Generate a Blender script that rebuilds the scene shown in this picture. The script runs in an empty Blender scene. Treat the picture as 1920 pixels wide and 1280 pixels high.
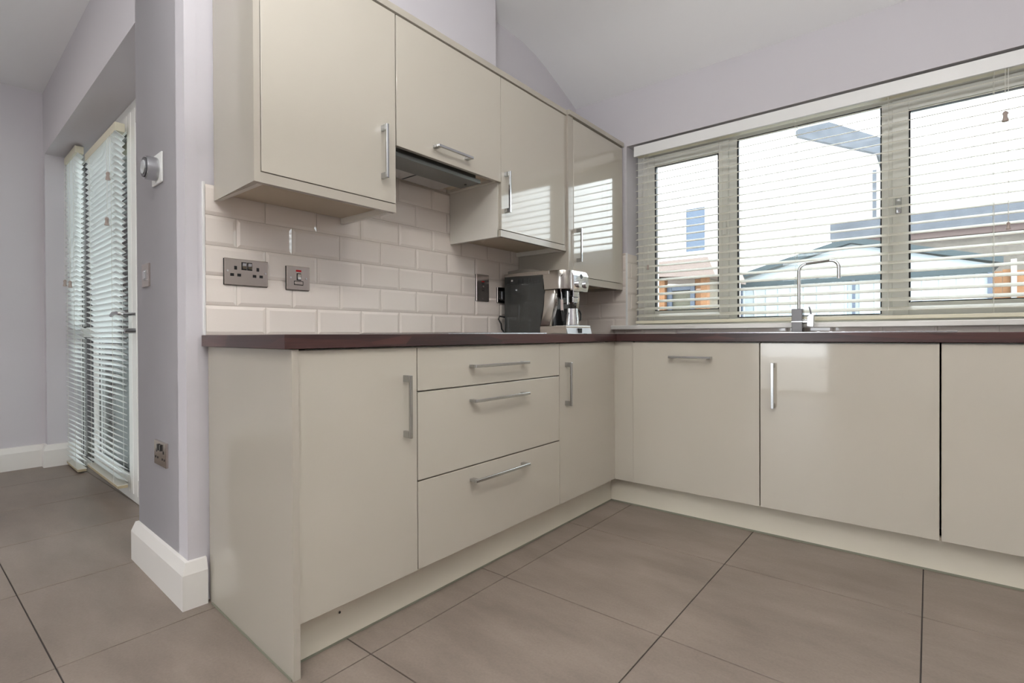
import bpy, bmesh, math, random
from mathutils import Matrix, Vector
random.seed(7)
C = bpy.context.scene.collection
sc = bpy.context.scene
R = math.radians

# ---------------------------------------------------------------- camera, world, lights, exposure
fw = Vector((-0.63042792, 0.77622657, -0.0057406)); rt = Vector((0.77624774, 0.63041333, -0.00429746)); up = Vector((-2.83e-04, 7.165e-03, 0.99997429))
cam = bpy.data.cameras.new('camera'); cam_o = bpy.data.objects.new('camera', cam); C.objects.link(cam_o)
cam.sensor_width = 36; cam.lens = 963.83 / 1920 * 36; cam.shift_y = -6.14 / 1920; cam.clip_start = 0.02; cam.clip_end = 200
cam_o.matrix_world = Matrix(((rt.x, up.x, -fw.x, 1.8513), (rt.y, up.y, -fw.y, -2.9782), (rt.z, up.z, -fw.z, 0.8735), (0, 0, 0, 1)))
sc.camera = cam_o
sc.view_settings.view_transform = 'Standard'; sc.view_settings.look = 'None'; sc.view_settings.gamma = 1
sc.view_settings.exposure = 0.1; sc.view_settings.use_curve_mapping = False
w = bpy.data.worlds.new('overcast_sky'); sc.world = w; w.use_nodes = True
bg = w.node_tree.nodes['Background']; bg.inputs[0].default_value = (0.91, 0.96, 1.0, 1); bg.inputs[1].default_value = 7.5

def area(name, loc, rot, sx, sy, power, color=(1, 1, 1), portal=False, spread=180):
    l = bpy.data.lights.new(name, 'AREA'); l.shape = 'RECTANGLE'; l.size = sx; l.size_y = sy; l.energy = power; l.color = color; l.spread = R(spread)
    o = bpy.data.objects.new(name, l); C.objects.link(o); o.location = loc; o.rotation_euler = rot
    if portal: l.cycles.is_portal = True
    return o
area('window_portal', (1.36, 0.24, 1.49), (R(-90), 0, 0), 2.0, 1.15, 1, portal=True)
area('patio_portal', (-1.65, -1.90, 1.05), (R(-90), 0, 0), 2.4, 2.1, 1, portal=True)
area('added_door_portal', (0.3, -6.42, 1.15), (R(90), 0, 0), 1.0, 2.3, 1, portal=True)  # sky sampling for the rear door opening, added as fill
area('added_window_portal', (4.4, -1.55, 1.55), (0, R(90), 0), 1.3, 2.3, 1, portal=True)  # sky sampling for the right-wall window, added as fill
# photographer's flash bounced off the ceiling
area('bounce_flash', (1.9, -3.3, 1.5), (R(180), 0, 0), 0.5, 0.5, 105, (0.97, 0.985, 1.0))
# ceiling downlights behind and above the camera
for i, (lx, ly) in enumerate([(1.9, -1.9), (1.9, -3.4), (3.2, -2.6), (0.9, -4.4), (2.4, -5.0), (-1.5, -3.6)]):
    l = bpy.data.lights.new('downlight_lamp', 'AREA'); l.shape = 'DISK'; l.size = 0.10; l.energy = 7; l.color = (1.0, 0.93, 0.84)
    o = bpy.data.objects.new('downlight_lamp', l); C.objects.link(o); o.location = (lx, ly, 2.50 if lx < 0 else 2.575)

# ---------------------------------------------------------------- materials
MATS = {}
def mat(name, col, rough=0.5, metal=0.0, spec=0.5, coat=0.0, noise=None, bump=None, emit=None, coat_rough=0.03):
    """noise=(scale, amount, detail) varies colour; bump=(scale, strength)"""
    if name in MATS: return MATS[name]
    m = bpy.data.materials.new(name); m.use_nodes = True; nt = m.node_tree; b = nt.nodes['Principled BSDF']
    b.inputs['Base Color'].default_value = (*col, 1); b.inputs['Roughness'].default_value = rough; b.inputs['Metallic'].default_value = metal
    b.inputs['Specular IOR Level'].default_value = spec; b.inputs['Coat Weight'].default_value = coat; b.inputs['Coat Roughness'].default_value = coat_rough
    tc = nt.nodes.new('ShaderNodeTexCoord')
    if noise:
        n = nt.nodes.new('ShaderNodeTexNoise'); n.inputs['Scale'].default_value = noise[0]; n.inputs['Detail'].default_value = noise[2]
        nt.links.new(tc.outputs['Object'], n.inputs['Vector'])
        r = nt.nodes.new('ShaderNodeMapRange'); r.inputs[1].default_value = 0.25; r.inputs[2].default_value = 0.75
        r.inputs[3].default_value = 1 - noise[1]; r.inputs[4].default_value = 1 + noise[1]; nt.links.new(n.outputs['Fac'], r.inputs[0])
        v = nt.nodes.new('ShaderNodeVectorMath'); v.operation = 'SCALE'; v.inputs[0].default_value = col; nt.links.new(r.outputs[0], v.inputs['Scale'])
        nt.links.new(v.outputs[0], b.inputs['Base Color'])
    if bump:
        n = nt.nodes.new('ShaderNodeTexNoise'); n.inputs['Scale'].default_value = bump[0]; n.inputs['Detail'].default_value = 4
        nt.links.new(tc.outputs['Object'], n.inputs['Vector'])
        bp = nt.nodes.new('ShaderNodeBump'); bp.inputs['Strength'].default_value = bump[1]; bp.inputs['Distance'].default_value = 0.002
        nt.links.new(n.outputs['Fac'], bp.inputs['Height']); nt.links.new(bp.outputs[0], b.inputs['Normal'])
    if emit:
        b.inputs['Emission Color'].default_value = (*emit[0], 1); b.inputs['Emission Strength'].default_value = emit[1]
    MATS[name] = m; return m

paint = mat('lilac_paint', (0.605, 0.582, 0.607), 0.75, bump=(60, 0.05))
ceil_m = mat('ceiling_paint', (0.88, 0.88, 0.885), 0.85)
wood_paint = mat('white_gloss_paint', (0.80, 0.78, 0.74), 0.3)
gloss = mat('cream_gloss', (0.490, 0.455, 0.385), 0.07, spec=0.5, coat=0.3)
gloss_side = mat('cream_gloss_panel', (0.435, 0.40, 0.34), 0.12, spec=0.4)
carc = mat('cream_melamine', (0.76, 0.73, 0.66), 0.3)
under = mat('beige_board', (0.60, 0.52, 0.40), 0.55)
plinth_m = mat('cream_plinth', (0.64, 0.60, 0.50), 0.28, noise=(6, 0.03, 3))
plinth_lip = mat('plinth_seal', (0.20, 0.20, 0.15), 0.6)
tile_m = mat('cream_ceramic', (0.87, 0.80, 0.73), 0.035, spec=0.55, coat=0.3, bump=(9, 0.25))
grout = mat('grout', (0.62, 0.56, 0.49), 0.9)
white_trim = mat('white_trim', (0.82, 0.82, 0.80), 0.35)
chrome = mat('chrome', (0.80, 0.81, 0.82), 0.10, 1.0)
handle_m = mat('handle_chrome_dark_refl', (0.52, 0.53, 0.54), 0.16, 1.0)  # chrome darkened: the dark room it mirrors is put into the colour
satin = mat('satin_chrome', (0.55, 0.56, 0.57), 0.25, 1.0)
black = mat('black_plastic', (0.012, 0.012, 0.013), 0.25)
dark = mat('dark_shadow_gap', (0.03, 0.028, 0.025), 0.8)
red = mat('red_neon', (0.45, 0.01, 0.015), 0.2)
slat_m = mat('painted_slat', (0.88, 0.87, 0.80), 0.35)
slat_rail = mat('blind_rail', (0.72, 0.68, 0.53), 0.4)
slat_wood = mat('blind_rail_wood', (0.50, 0.42, 0.27), 0.5)
def translucent(m, k, col):
    nt = m.node_tree; b = nt.nodes['Principled BSDF']; out = nt.nodes['Material Output']
    t = nt.nodes.new('ShaderNodeBsdfTranslucent'); t.inputs[0].default_value = (*col, 1); mx = nt.nodes.new('ShaderNodeMixShader'); mx.inputs[0].default_value = k
    nt.links.new(b.outputs[0], mx.inputs[1]); nt.links.new(t.outputs[0], mx.inputs[2]); nt.links.new(mx.outputs[0], out.inputs[0])
translucent(slat_m, 0.45, (0.88, 0.86, 0.80))
slat_w = mat('white_slat', (0.90, 0.91, 0.90), 0.4); translucent(slat_w, 0.5, (0.92, 0.94, 0.94))
cord_m = mat('blind_cord', (0.75, 0.74, 0.68), 0.8)
tassel_m = mat('tassel_wood', (0.42, 0.34, 0.30), 0.5)
upvc = mat('white_upvc', (0.88, 0.88, 0.84), 0.25)
gasket = mat('black_gasket', (0.02, 0.02, 0.025), 0.5)
tap_refl = mat('tap_chrome_dark_refl', (0.04, 0.034, 0.032), 0.15, 0.4)  # chrome tap body, its dark reflections put into the base colour
steel = mat('sink_steel', (0.62, 0.62, 0.63), 0.22, 1.0)
hobglass = mat('hob_glass', (0.01, 0.01, 0.012), 0.04, coat=0.5)

def wood_mat():
    m = bpy.data.materials.new('mahogany_block'); m.use_nodes = True; nt = m.node_tree; b = nt.nodes['Principled BSDF']
    tc = nt.nodes.new('ShaderNodeTexCoord')
    mp = nt.nodes.new('ShaderNodeMapping'); mp.inputs['Scale'].default_value = (2.5, 2.5, 60)
    nt.links.new(tc.outputs['Object'], mp.inputs[0])
    n = nt.nodes.new('ShaderNodeTexNoise'); n.inputs['Scale'].default_value = 4; n.inputs['Detail'].default_value = 6; nt.links.new(mp.outputs[0], n.inputs['Vector'])
    mp2 = nt.nodes.new('ShaderNodeMapping'); mp2.inputs['Scale'].default_value = (3.3, 3.3, 26); nt.links.new(tc.outputs['Object'], mp2.inputs[0])
    v = nt.nodes.new('ShaderNodeTexVoronoi'); v.inputs['Scale'].default_value = 1; nt.links.new(mp2.outputs[0], v.inputs['Vector'])
    a = nt.nodes.new('ShaderNodeMath'); a.operation = 'MULTIPLY_ADD'; a.inputs[1].default_value = 0.55
    sep = nt.nodes.new('ShaderNodeSeparateColor'); nt.links.new(v.outputs['Color'], sep.inputs[0])
    nt.links.new(sep.outputs[0], a.inputs[0]); 
    m2 = nt.nodes.new('ShaderNodeMath'); m2.operation = 'MULTIPLY'; m2.inputs[1].default_value = 0.5; nt.links.new(n.outputs['Fac'], m2.inputs[0]); nt.links.new(m2.outputs[0], a.inputs[2])
    cr = nt.nodes.new('ShaderNodeValToRGB'); cr.color_ramp.elements[0].color = (0.030, 0.018, 0.017, 1); cr.color_ramp.elements[1].color = (0.088, 0.036, 0.031, 1)
    cr.color_ramp.elements[0].position = 0.15; cr.color_ramp.elements[1].position = 0.85
    nt.links.new(a.outputs[0], cr.inputs[0]); nt.links.new(cr.outputs[0], b.inputs['Base Color'])
    b.inputs['Roughness'].default_value = 0.28; return m
wtop = wood_mat()

def floor_mat():
    m = bpy.data.materials.new('taupe_porcelain'); m.use_nodes = True; nt = m.node_tree; b = nt.nodes['Principled BSDF']
    tc = nt.nodes.new('ShaderNodeTexCoord')
    oi = nt.nodes.new('ShaderNodeObjectInfo')
    ad = nt.nodes.new('ShaderNodeVectorMath'); ad.operation = 'ADD'; nt.links.new(tc.outputs['Object'], ad.inputs[0]); nt.links.new(oi.outputs['Location'], ad.inputs[1])
    mp = nt.nodes.new('ShaderNodeMapping'); mp.inputs['Scale'].default_value = (1.0, 2.6, 1); mp.inputs['Rotation'].default_value = (0, 0, 0.5); nt.links.new(ad.outputs[0], mp.inputs[0])
    n = nt.nodes.new('ShaderNodeTexNoise'); n.inputs['Scale'].default_value = 2.6; n.inputs['Detail'].default_value = 9; n.inputs['Roughness'].default_value = 0.62; nt.links.new(mp.outputs[0], n.inputs['Vector'])
    n2 = nt.nodes.new('ShaderNodeTexNoise'); n2.inputs['Scale'].default_value = 140; n2.inputs['Detail'].default_value = 2; nt.links.new(ad.outputs[0], n2.inputs['Vector'])
    cr = nt.nodes.new('ShaderNodeValToRGB'); cr.color_ramp.elements[0].position = 0.3; cr.color_ramp.elements[1].position = 0.72
    cr.color_ramp.elements[0].color = (0.168, 0.134, 0.110, 1); cr.color_ramp.elements[1].color = (0.262, 0.212, 0.178, 1); nt.links.new(n.outputs['Fac'], cr.inputs[0])
    mx = nt.nodes.new('ShaderNodeMixRGB'); mx.blend_type = 'OVERLAY'; mx.inputs[0].default_value = 0.14; nt.links.new(cr.outputs[0], mx.inputs[1]); nt.links.new(n2.outputs['Fac'], mx.inputs[2])
    nt.links.new(mx.outputs[0], b.inputs['Base Color']); b.inputs['Specular IOR Level'].default_value = 0.45
    r = nt.nodes.new('ShaderNodeMapRange'); r.inputs[3].default_value = 0.34; r.inputs[4].default_value = 0.5; nt.links.new(n.outputs['Fac'], r.inputs[0]); nt.links.new(r.outputs[0], b.inputs['Roughness'])
    bp = nt.nodes.new('ShaderNodeBump'); bp.inputs['Strength'].default_value = 0.08; bp.inputs['Distance'].default_value = 0.002; nt.links.new(n.outputs['Fac'], bp.inputs['Height']); nt.links.new(bp.outputs[0], b.inputs['Normal'])
    return m
floor_m = floor_mat()

def glass_mat():
    m = bpy.data.materials.new('window_glass'); m.use_nodes = True; nt = m.node_tree; nt.nodes.remove(nt.nodes['Principled BSDF'])
    out = nt.nodes['Material Output']; t = nt.nodes.new('ShaderNodeBsdfTransparent'); t.inputs[0].default_value = (0.93, 0.955, 0.95, 1)
    g = nt.nodes.new('ShaderNodeBsdfGlossy'); g.inputs['Roughness'].default_value = 0.0
    f = nt.nodes.new('ShaderNodeFresnel'); f.inputs[0].default_value = 1.45
    mx = nt.nodes.new('ShaderNodeMixShader'); nt.links.new(f.outputs[0], mx.inputs[0]); nt.links.new(t.outputs[0], mx.inputs[1]); nt.links.new(g.outputs[0], mx.inputs[2]); nt.links.new(mx.outputs[0], out.inputs[0])
    return m
glass = glass_mat()

def brushed_mat(name, col):
    m = bpy.data.materials.new(name); m.use_nodes = True; nt = m.node_tree; b = nt.nodes['Principled BSDF']
    b.inputs['Base Color'].default_value = (*col, 1); b.inputs['Metallic'].default_value = 1; b.inputs['Roughness'].default_value = 0.2
    b.inputs['Anisotropic'].default_value = 0.6
    tc = nt.nodes.new('ShaderNodeTexCoord'); mp = nt.nodes.new('ShaderNodeMapping'); mp.inputs['Scale'].default_value = (900, 900, 6); nt.links.new(tc.outputs['Object'], mp.inputs[0])
    n = nt.nodes.new('ShaderNodeTexNoise'); n.inputs['Scale'].default_value = 1; nt.links.new(mp.outputs[0], n.inputs['Vector'])
    bp = nt.nodes.new('ShaderNodeBump'); bp.inputs['Strength'].default_value = 0.03; nt.links.new(n.outputs['Fac'], bp.inputs['Height']); nt.links.new(bp.outputs[0], b.inputs['Normal'])
    return m
brushed = brushed_mat('brushed_steel_plate', (0.56, 0.50, 0.46))
machine_metal = brushed_mat('coffee_machine_metal', (0.50, 0.47, 0.43))
def brick_mat():
    m = bpy.data.materials.new('orange_brick'); m.use_nodes = True; nt = m.node_tree; b = nt.nodes['Principled BSDF']
    tc = nt.nodes.new('ShaderNodeTexCoord'); mp = nt.nodes.new('ShaderNodeMapping'); mp.inputs['Rotation'].default_value = (R(90), 0, R(90)); nt.links.new(tc.outputs['Object'], mp.inputs[0])
    t = nt.nodes.new('ShaderNodeTexBrick'); t.inputs['Scale'].default_value = 1; t.inputs['Brick Width'].default_value = 0.225; t.inputs['Row Height'].default_value = 0.075; t.inputs['Mortar Size'].default_value = 0.012
    t.inputs['Color1'].default_value = (0.40, 0.17, 0.09, 1); t.inputs['Color2'].default_value = (0.48, 0.24, 0.13, 1); t.inputs['Mortar'].default_value = (0.5, 0.46, 0.4, 1)
    nt.links.new(mp.outputs[0], t.inputs[0]); nt.links.new(t.outputs[0], b.inputs['Base Color']); b.inputs['Roughness'].default_value = 0.9; return m
brick_m = brick_mat()

# ---------------------------------------------------------------- mesh helpers
CT = Matrix.Identity(4)          # working frame for geometry being laid out
LEFT = Matrix.Translation((0, -2.355, 0)) @ Matrix.Rotation(-math.atan(0.0314), 4, 'Z')   # frame of the patio wall
MW = {}
def link(name, bm, m, parent=None, smooth=False, kind=None, label=None, frame=None):
    """bm is in world coordinates (after CT); stored relative to the parent's frame"""
    bm.transform(CT)
    if parent is not None: bm.transform(MW[parent.name].inverted())
    me = bpy.data.meshes.new(name); 
    bmesh.ops.recalc_face_normals(bm, faces=bm.faces)
    bm.to_mesh(me); bm.free(); me.materials.append(m)
    if smooth:
        for p in me.polygons: p.use_smooth = True
        me.set_sharp_from_angle(angle=R(35))
    o = bpy.data.objects.new(name, me); C.objects.link(o)
    if parent is not None: o.parent = parent; MW[o.name] = MW[parent.name]
    else: MW[o.name] = Matrix.Identity(4)
    if kind: o['kind'] = kind
    if label: o['label'] = label
    return o
def thing(name, label, cat, loc, group=None, kind=None, rot=0):
    o = bpy.data.objects.new(name, None); C.objects.link(o); o.empty_display_size = 0.05
    M = CT @ Matrix.Translation(loc) @ Matrix.Rotation(rot, 4, 'Z')
    o.matrix_world = M; MW[o.name] = M.copy()
    if label: o['label'] = label
    if cat: o['category'] = cat
    if group: o['group'] = group
    if kind: o['kind'] = kind
    return o
def tag(o, label, cat, group=None):
    o['label'] = label; o['category'] = cat
    if group: o['group'] = group
    return o
def B(bm, x0, x1, y0, y1, z0, z1, bev=0.0, seg=2):
    r = bmesh.ops.create_cube(bm, size=1); vs = r['verts']
    for v in vs: v.co = Vector((x0 + (v.co.x + .5) * (x1 - x0), y0 + (v.co.y + .5) * (y1 - y0), z0 + (v.co.z + .5) * (z1 - z0)))
    if bev > 0:
        es = list({e for v in vs for e in v.link_edges}); bmesh.ops.bevel(bm, geom=es, offset=bev, segments=seg, affect='EDGES', profile=0.5)
    return bm
def box(name, x0, x1, y0, y1, z0, z1, m, parent=None, bev=0.0, **k):
    return link(name, B(bmesh.new(), x0, x1, y0, y1, z0, z1, bev), m, parent, **k)
def P(bm, pts, axis, a0, a1, bev=0.0, seg=2):
    """prism of a 2-D polygon; axis 'x': pts=(y,z), 'y': pts=(x,z), 'z': pts=(x,y)"""
    def mk(p, a): return {'x': (a, p[0], p[1]), 'y': (p[0], a, p[1]), 'z': (p[0], p[1], a)}[axis]
    lo = [bm.verts.new(mk(p, a0)) for p in pts]; hi = [bm.verts.new(mk(p, a1)) for p in pts]
    n = len(pts); fs = [bm.faces.new(lo[::-1]), bm.faces.new(hi)]
    for i in range(n): fs.append(bm.faces.new((lo[i], lo[(i + 1) % n], hi[(i + 1) % n], hi[i])))
    if bev > 0:
        es = list({e for f in fs[:2] for e in f.edges}); bmesh.ops.bevel(bm, geom=es, offset=bev, segments=seg, affect='EDGES', profile=0.5)
    return bm
def cyl(bm, c, r, h, axis='z', seg=24, r2=None, bev=0.0):
    q = bmesh.ops.create_cone(bm, cap_ends=True, segments=seg, radius1=r, radius2=r if r2 is None else r2, depth=h); vs = q['verts']
    if bev > 0:
        es = [e for e in {e for v in vs for e in v.link_edges} if len({round(v.co.z, 5) for v in e.verts}) == 1]; rr = bmesh.ops.bevel(bm, geom=es, offset=bev, segments=2, affect='EDGES'); vs = list({v for f in rr['faces'] for v in f.verts} | {v for v in vs if v.is_valid})
    M = {'z': Matrix.Identity(4), 'x': Matrix.Rotation(R(90), 4, 'Y'), 'y': Matrix.Rotation(R(-90), 4, 'X')}[axis]
    for v in vs: v.co = M @ v.co + Vector(c)
    return bm
def tube(bm, pts, r, seg=12, radii=None):
    """round tube along a polyline"""
    pts = [Vector(p) for p in pts]; rings = []
    prev = None
    for i, p in enumerate(pts):
        d = (pts[min(i + 1, len(pts) - 1)] - pts[max(i - 1, 0)]).normalized()
        if prev is None: n = d.orthogonal().normalized()
        else: n = (prev - d * prev.dot(d)).normalized()
        prev = n; bn = d.cross(n); rr = radii[i] if radii else r
        rings.append([bm.verts.new(p + (n * math.cos(2 * math.pi * k / seg) + bn * math.sin(2 * math.pi * k / seg)) * rr) for k in range(seg)])
    for a, b in zip(rings, rings[1:]):
        for k in range(seg): bm.faces.new((a[k], a[(k + 1) % seg], b[(k + 1) % seg], b[k]))
    bm.faces.new(rings[0][::-1]); bm.faces.new(rings[-1]); return bm
def arc(cx, cy, r, a0, a1, n=6): return [(cx + r * math.cos(R(a0 + (a1 - a0) * i / n)), cy + r * math.sin(R(a0 + (a1 - a0) * i / n))) for i in range(n + 1)]
def lathe(bm, c, prof, seg=28):
    rings = [[bm.verts.new((c[0] + r * math.cos(2 * math.pi * k / seg), c[1] + r * math.sin(2 * math.pi * k / seg), c[2] + z)) for k in range(seg)] for r, z in prof]
    for a, b in zip(rings, rings[1:]):
        for k in range(seg): bm.faces.new((a[k], a[(k + 1) % seg], b[(k + 1) % seg], b[k]))
    bm.faces.new(rings[0][::-1]); bm.faces.new(rings[-1]); return bm
def sweep(bm, path, prof):
    """extrude profile [(offset, z)] along an open 2-D path, offset to the right of travel, mitred"""
    path = [Vector(p) for p in path]; cols = []
    def nrm(a, b): d = (b - a).normalized(); return Vector((d.y, -d.x))
    for i, p in enumerate(path):
        if i == 0: m = nrm(path[0], path[1])
        elif i == len(path) - 1: m = nrm(path[-2], path[-1])
        else:
            n1, n2 = nrm(path[i - 1], p), nrm(p, path[i + 1]); m = (n1 + n2) / (1 + n1.dot(n2))
        cols.append([bm.verts.new((p.x + m.x * o, p.y + m.y * o, z)) for o, z in prof])
    n = len(prof)
    for a, b in zip(cols, cols[1:]):
        for k in range(n): bm.faces.new((a[k], a[(k + 1) % n], b[(k + 1) % n], b[k]))
    bm.faces.new(cols[0][::-1]); bm.faces.new(cols[-1]); return bm

def frame_rect(bm, x0, x1, z0, z1, wl_, wr, wb_, wt, y0, y1):
    B(bm, x0, x0 + wl_, y0, y1, z0, z1, .003, 1); B(bm, x1 - wr, x1, y0, y1, z0, z1, .003, 1)
    B(bm, x0 + wl_, x1 - wr, y0, y1, z0, z0 + wb_, .003, 1); B(bm, x0 + wl_, x1 - wr, y0, y1, z1 - wt, z1, .003, 1)

# ---------------------------------------------------------------- SETTING: floor
fl = box('floor', -3.2, 4.4, -6.6, 0.3, -0.12, -0.004, grout, kind='structure')
fl.data.materials[0] = mat('floor_grout', (0.055, 0.047, 0.042), 0.9)
xs = [-2.945, -2.345, -1.745, -1.145, -0.548, 0.062, 0.660, 1.246, 1.834, 2.42, 3.01, 3.6, 4.19]
ys = [-6.29, -5.69, -5.09, -4.49, -3.89, -3.29, -2.69, -2.132, -1.556, -0.957, -0.357, 0.243]
def in_view_zone(x0, x1, y0, y1):
    return not (x1 < 0.0 and y0 > -2.2 and x0 > -0.7)
meshes = {}
for i in range(len(xs) - 1):
    for j in range(len(ys) - 1):
        x0, x1, y0, y1 = xs[i], xs[i + 1], ys[j], ys[j + 1]
        if x1 < -0.2 and y0 > -2.0: continue
        if x1 < 0.5 and y0 > -1.9: continue
        if y0 > -0.5: continue
        key = (round(x1 - x0, 4), round(y1 - y0, 4)); g = 0.0018
        cx, cy = (x0 + x1) / 2, (y0 + y1) / 2
        if key not in meshes:
            bm = B(bmesh.new(), -key[0] / 2 + g, key[0] / 2 - g, -key[1] / 2 + g, key[1] / 2 - g, -0.0035, 0.0, 0)
            es = [e for e in bm.edges if all(v.co.z > -0.001 for v in e.verts)]; bmesh.ops.bevel(bm, geom=es, offset=0.0006, segments=1, affect='EDGES')
            o = link('floor_tile', bm, floor_m, fl); meshes[key] = o.data
        else:
            o = bpy.data.objects.new('floor_tile', meshes[key]); C.objects.link(o); o.parent = fl
        o.location = (cx, cy, 0)
        if x1 < 0.1: o.rotation_euler.z = 0

# walls
WA = -0.008
wl = box('wall_left', -0.30, WA, -2.335, 0.25, 0, 3.2, paint, kind='structure')
bm = bmesh.new()
OPX0, OPX1 = 0.365, 2.365; OPZ0, OPZ1 = 0.906, 2.062
B(bm, -0.3, OPX0, 0.008, 0.25, 0, 3.0); B(bm, OPX1, 4.3, 0.008, 0.25, 0, 3.0); B(bm, OPX0, OPX1, 0.008, 0.25, 0, OPZ0); B(bm, OPX0, OPX1, 0.008, 0.25, OPZ1, 3.0)
wb = link('wall_back', bm, paint, kind='structure')
# boxed-out upper wall over the cabinets
box('wall_left_upper', WA, 0.13, -2.28, -0.98, 2.09, 3.2, paint, kind='structure')
# vaulted kitchen ceiling: slope from the window wall, curving into the flat
prof = [(0.25, 2.295), (0.008, 2.402), (-0.245, 2.503), (-0.36, 2.548), (-0.445, 2.574), (-0.567, 2.597), (-0.70, 2.604), (-0.85, 2.606), (-6.6, 2.606)]
bm = bmesh.new(); pts = prof + [(-6.6, 2.75), (0.25, 2.75)]; P(bm, pts, 'x', -0.3, 4.4)
ce = link('ceiling', bm, ceil_m, kind='structure', smooth=True)
box('ceiling_dining', -3.2, -0.301, -6.6, -1.95, 2.53, 2.75, ceil_m, kind='structure')
# patio wall (slightly askew to the kitchen), local frame: x along wall, y = depth
CT = LEFT
bm = bmesh.new()
B(bm, -0.565, -0.09, 0, 0.30, 0, 3.2); B(bm, -0.565, WA, 0, 0.035, 0, 3.2)
B(bm, -3.2, -2.765, 0, 0.225, 0, 3.0); B(bm, -2.765, -0.565, 0, 0.225, 2.105, 3.0)
wp = link('wall_patio', bm, paint, kind='structure')
sk = [(0, 0), (0.022, 0), (0.022, 0.112), (0.010, 0.148), (0.0, 0.150)]
link('baseboard_patio', sweep(bmesh.new(), [(-0.565, 0.24), (-0.565, 0), (WA, 0), (WA, 0.052)], sk), wood_paint, kind='structure')
link('baseboard_far', sweep(bmesh.new(), [(-2.82, 0), (-2.765, 0), (-2.765, 0.175)], sk), wood_paint, kind='structure')
CT = Matrix.Identity(4)
box('wall_far_left', -3.2, -2.835, -6.6, -2.2, 0, 3.0, paint, kind='structure')
link('baseboard_left', sweep(bmesh.new(), [(-2.835, -6.5), (-2.835, -2.268)], sk), wood_paint, kind='structure')
# unseen sides of the open-plan room behind the camera
bm = bmesh.new(); B(bm, -3.2, -0.2, -6.75, -6.5, 0, 3); B(bm, 0.8, 4.6, -6.75, -6.5, 0, 3); B(bm, -0.2, 0.8, -6.75, -6.5, 2.3, 3)
link('wall_garden', bm, paint, kind='structure')
bm = bmesh.new(); B(bm, 4.3, 4.5, -6.6, -2.7, 0, 3); B(bm, 4.3, 4.5, -0.4, 0.25, 0, 3); B(bm, 4.3, 4.5, -2.7, -0.4, 0, 0.9); B(bm, 4.3, 4.5, -2.7, -0.4, 2.2, 3)
link('wall_right', bm, paint, kind='structure')
bm = bmesh.new(); frame_rect(bm, 4.38, 4.44, 0.9, 2.2, .02, .02, .05, .05, -2.7, -0.4); link('added_side_window', bm, upvc, kind='structure')  # unseen window, added so sky light brightens the left-run fronts
bm = bmesh.new()
for x in (-0.2, 0.74): B(bm, x, x + 0.06, -6.66, -6.60, 0, 2.3)
B(bm, -0.2, 0.8, -6.66, -6.60, 2.24, 2.3); B(bm, -0.2, 0.8, -6.66, -6.60, 0, 0.06)
link('added_rear_door', bm, upvc, kind='structure')  # unseen rear door, added to let in soft sky fill

# ---------------------------------------------------------------- metro tiles
tmesh = {}
def metro(parent, origin, ax, w_, h_, cut):
    """one bevelled tile; ax 'y' = on wall_left (normal +x), 'x' = on wall_back (normal -y), 'r' = on window reveal (normal +x, runs +y)"""
    g = 0.001; b = 0.011; key = (ax if ax != 'r' else 'y', round(w_, 3), round(h_, 3), cut)
    if key not in tmesh:
        bm = bmesh.new(); a0, a1, z0, z1 = g, w_ - g, g, h_ - g
        l = b if 'l' not in cut else 0; r = b if 'r' not in cut else 0; t = b if 't' not in cut else 0; bo = b if 'b' not in cut else 0
        base = [(a0, z0), (a1, z0), (a1, z1), (a0, z1)]; top = [(a0 + l, z0 + bo), (a1 - r, z0 + bo), (a1 - r, z1 - t), (a0 + l, z1 - t)]
        def mk(p, d): return (d, p[0], p[1]) if key[0] == 'y' else (p[0], -d, p[1])
        r0 = [bm.verts.new(mk(p, -0.007)) for p in base]; r1 = [bm.verts.new(mk(p, -0.0032)) for p in base]; r2 = [bm.verts.new(mk(p, 0.0)) for p in top]
        for A, Bq in ((r0, r1), (r1, r2)):
            for k in range(4): bm.faces.new((A[k], A[(k + 1) % 4], Bq[(k + 1) % 4], Bq[k]))
        bm.faces.new(r2); bmesh.ops.remove_doubles(bm, verts=bm.verts, dist=1e-6)
        o = link('wall_tile', bm, tile_m, parent); tmesh[key] = o.data
    else:
        o = bpy.data.objects.new('wall_tile', tmesh[key]); C.objects.link(o); o.parent = parent
    o.location = origin
def tile_run(parent, ax, a0, a1, zs, ztops, off, plane):
    z = zs; row = 0
    while z < ztops - 0.005:
        h = min(0.1, ztops - z); o = off if row % 2 == 0 else off + 0.1
        a = a0
        while a < a1 - 0.004:
            nxt = min(a1, o + 0.2 * (math.floor((a - o) / 0.2 + 1e-4) + 1)); cut = ''
            if abs(((a - o) / 0.2) - round((a - o) / 0.2)) > 1e-3: cut += 'l'
            if abs(((nxt - o) / 0.2) - round((nxt - o) / 0.2)) > 1e-3: cut += 'r'
            if h < 0.099: cut += 't'
            if nxt - a > 0.012:
                metro(parent, (plane, a, z) if ax != 'x' else (a, plane, z), ax, nxt - a, h, cut)
            a = nxt
        z += 0.1; row += 1
gb = bmesh.new(); B(gb, WA, -0.0045, -2.299, 0.006, 0.842, 1.378)
B(gb, WA, -0.0045, -1.775, -1.17, 1.378, 1.70); link('grout_bed', gb, grout, wl)
tile_run(wl, 'y', -2.299, -0.001, 0.878, 1.378, -2.30, 0.0)
tile_run(wl, 'y', -1.90, -1.10, 1.378, 1.678, -2.20, 0.0)
gb = bmesh.new(); B(gb, -0.004, OPX0, 0.0045, 0.008, 0.842, 1.386); B(gb, OPX0, 3.6, 0.0045, 0.008, 0.842, 0.906); link('grout_bed', gb, grout, wb)
tile_run(wb, 'x', 0.001, 0.361, 0.878, 1.386, 0.08, 0.0)
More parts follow.
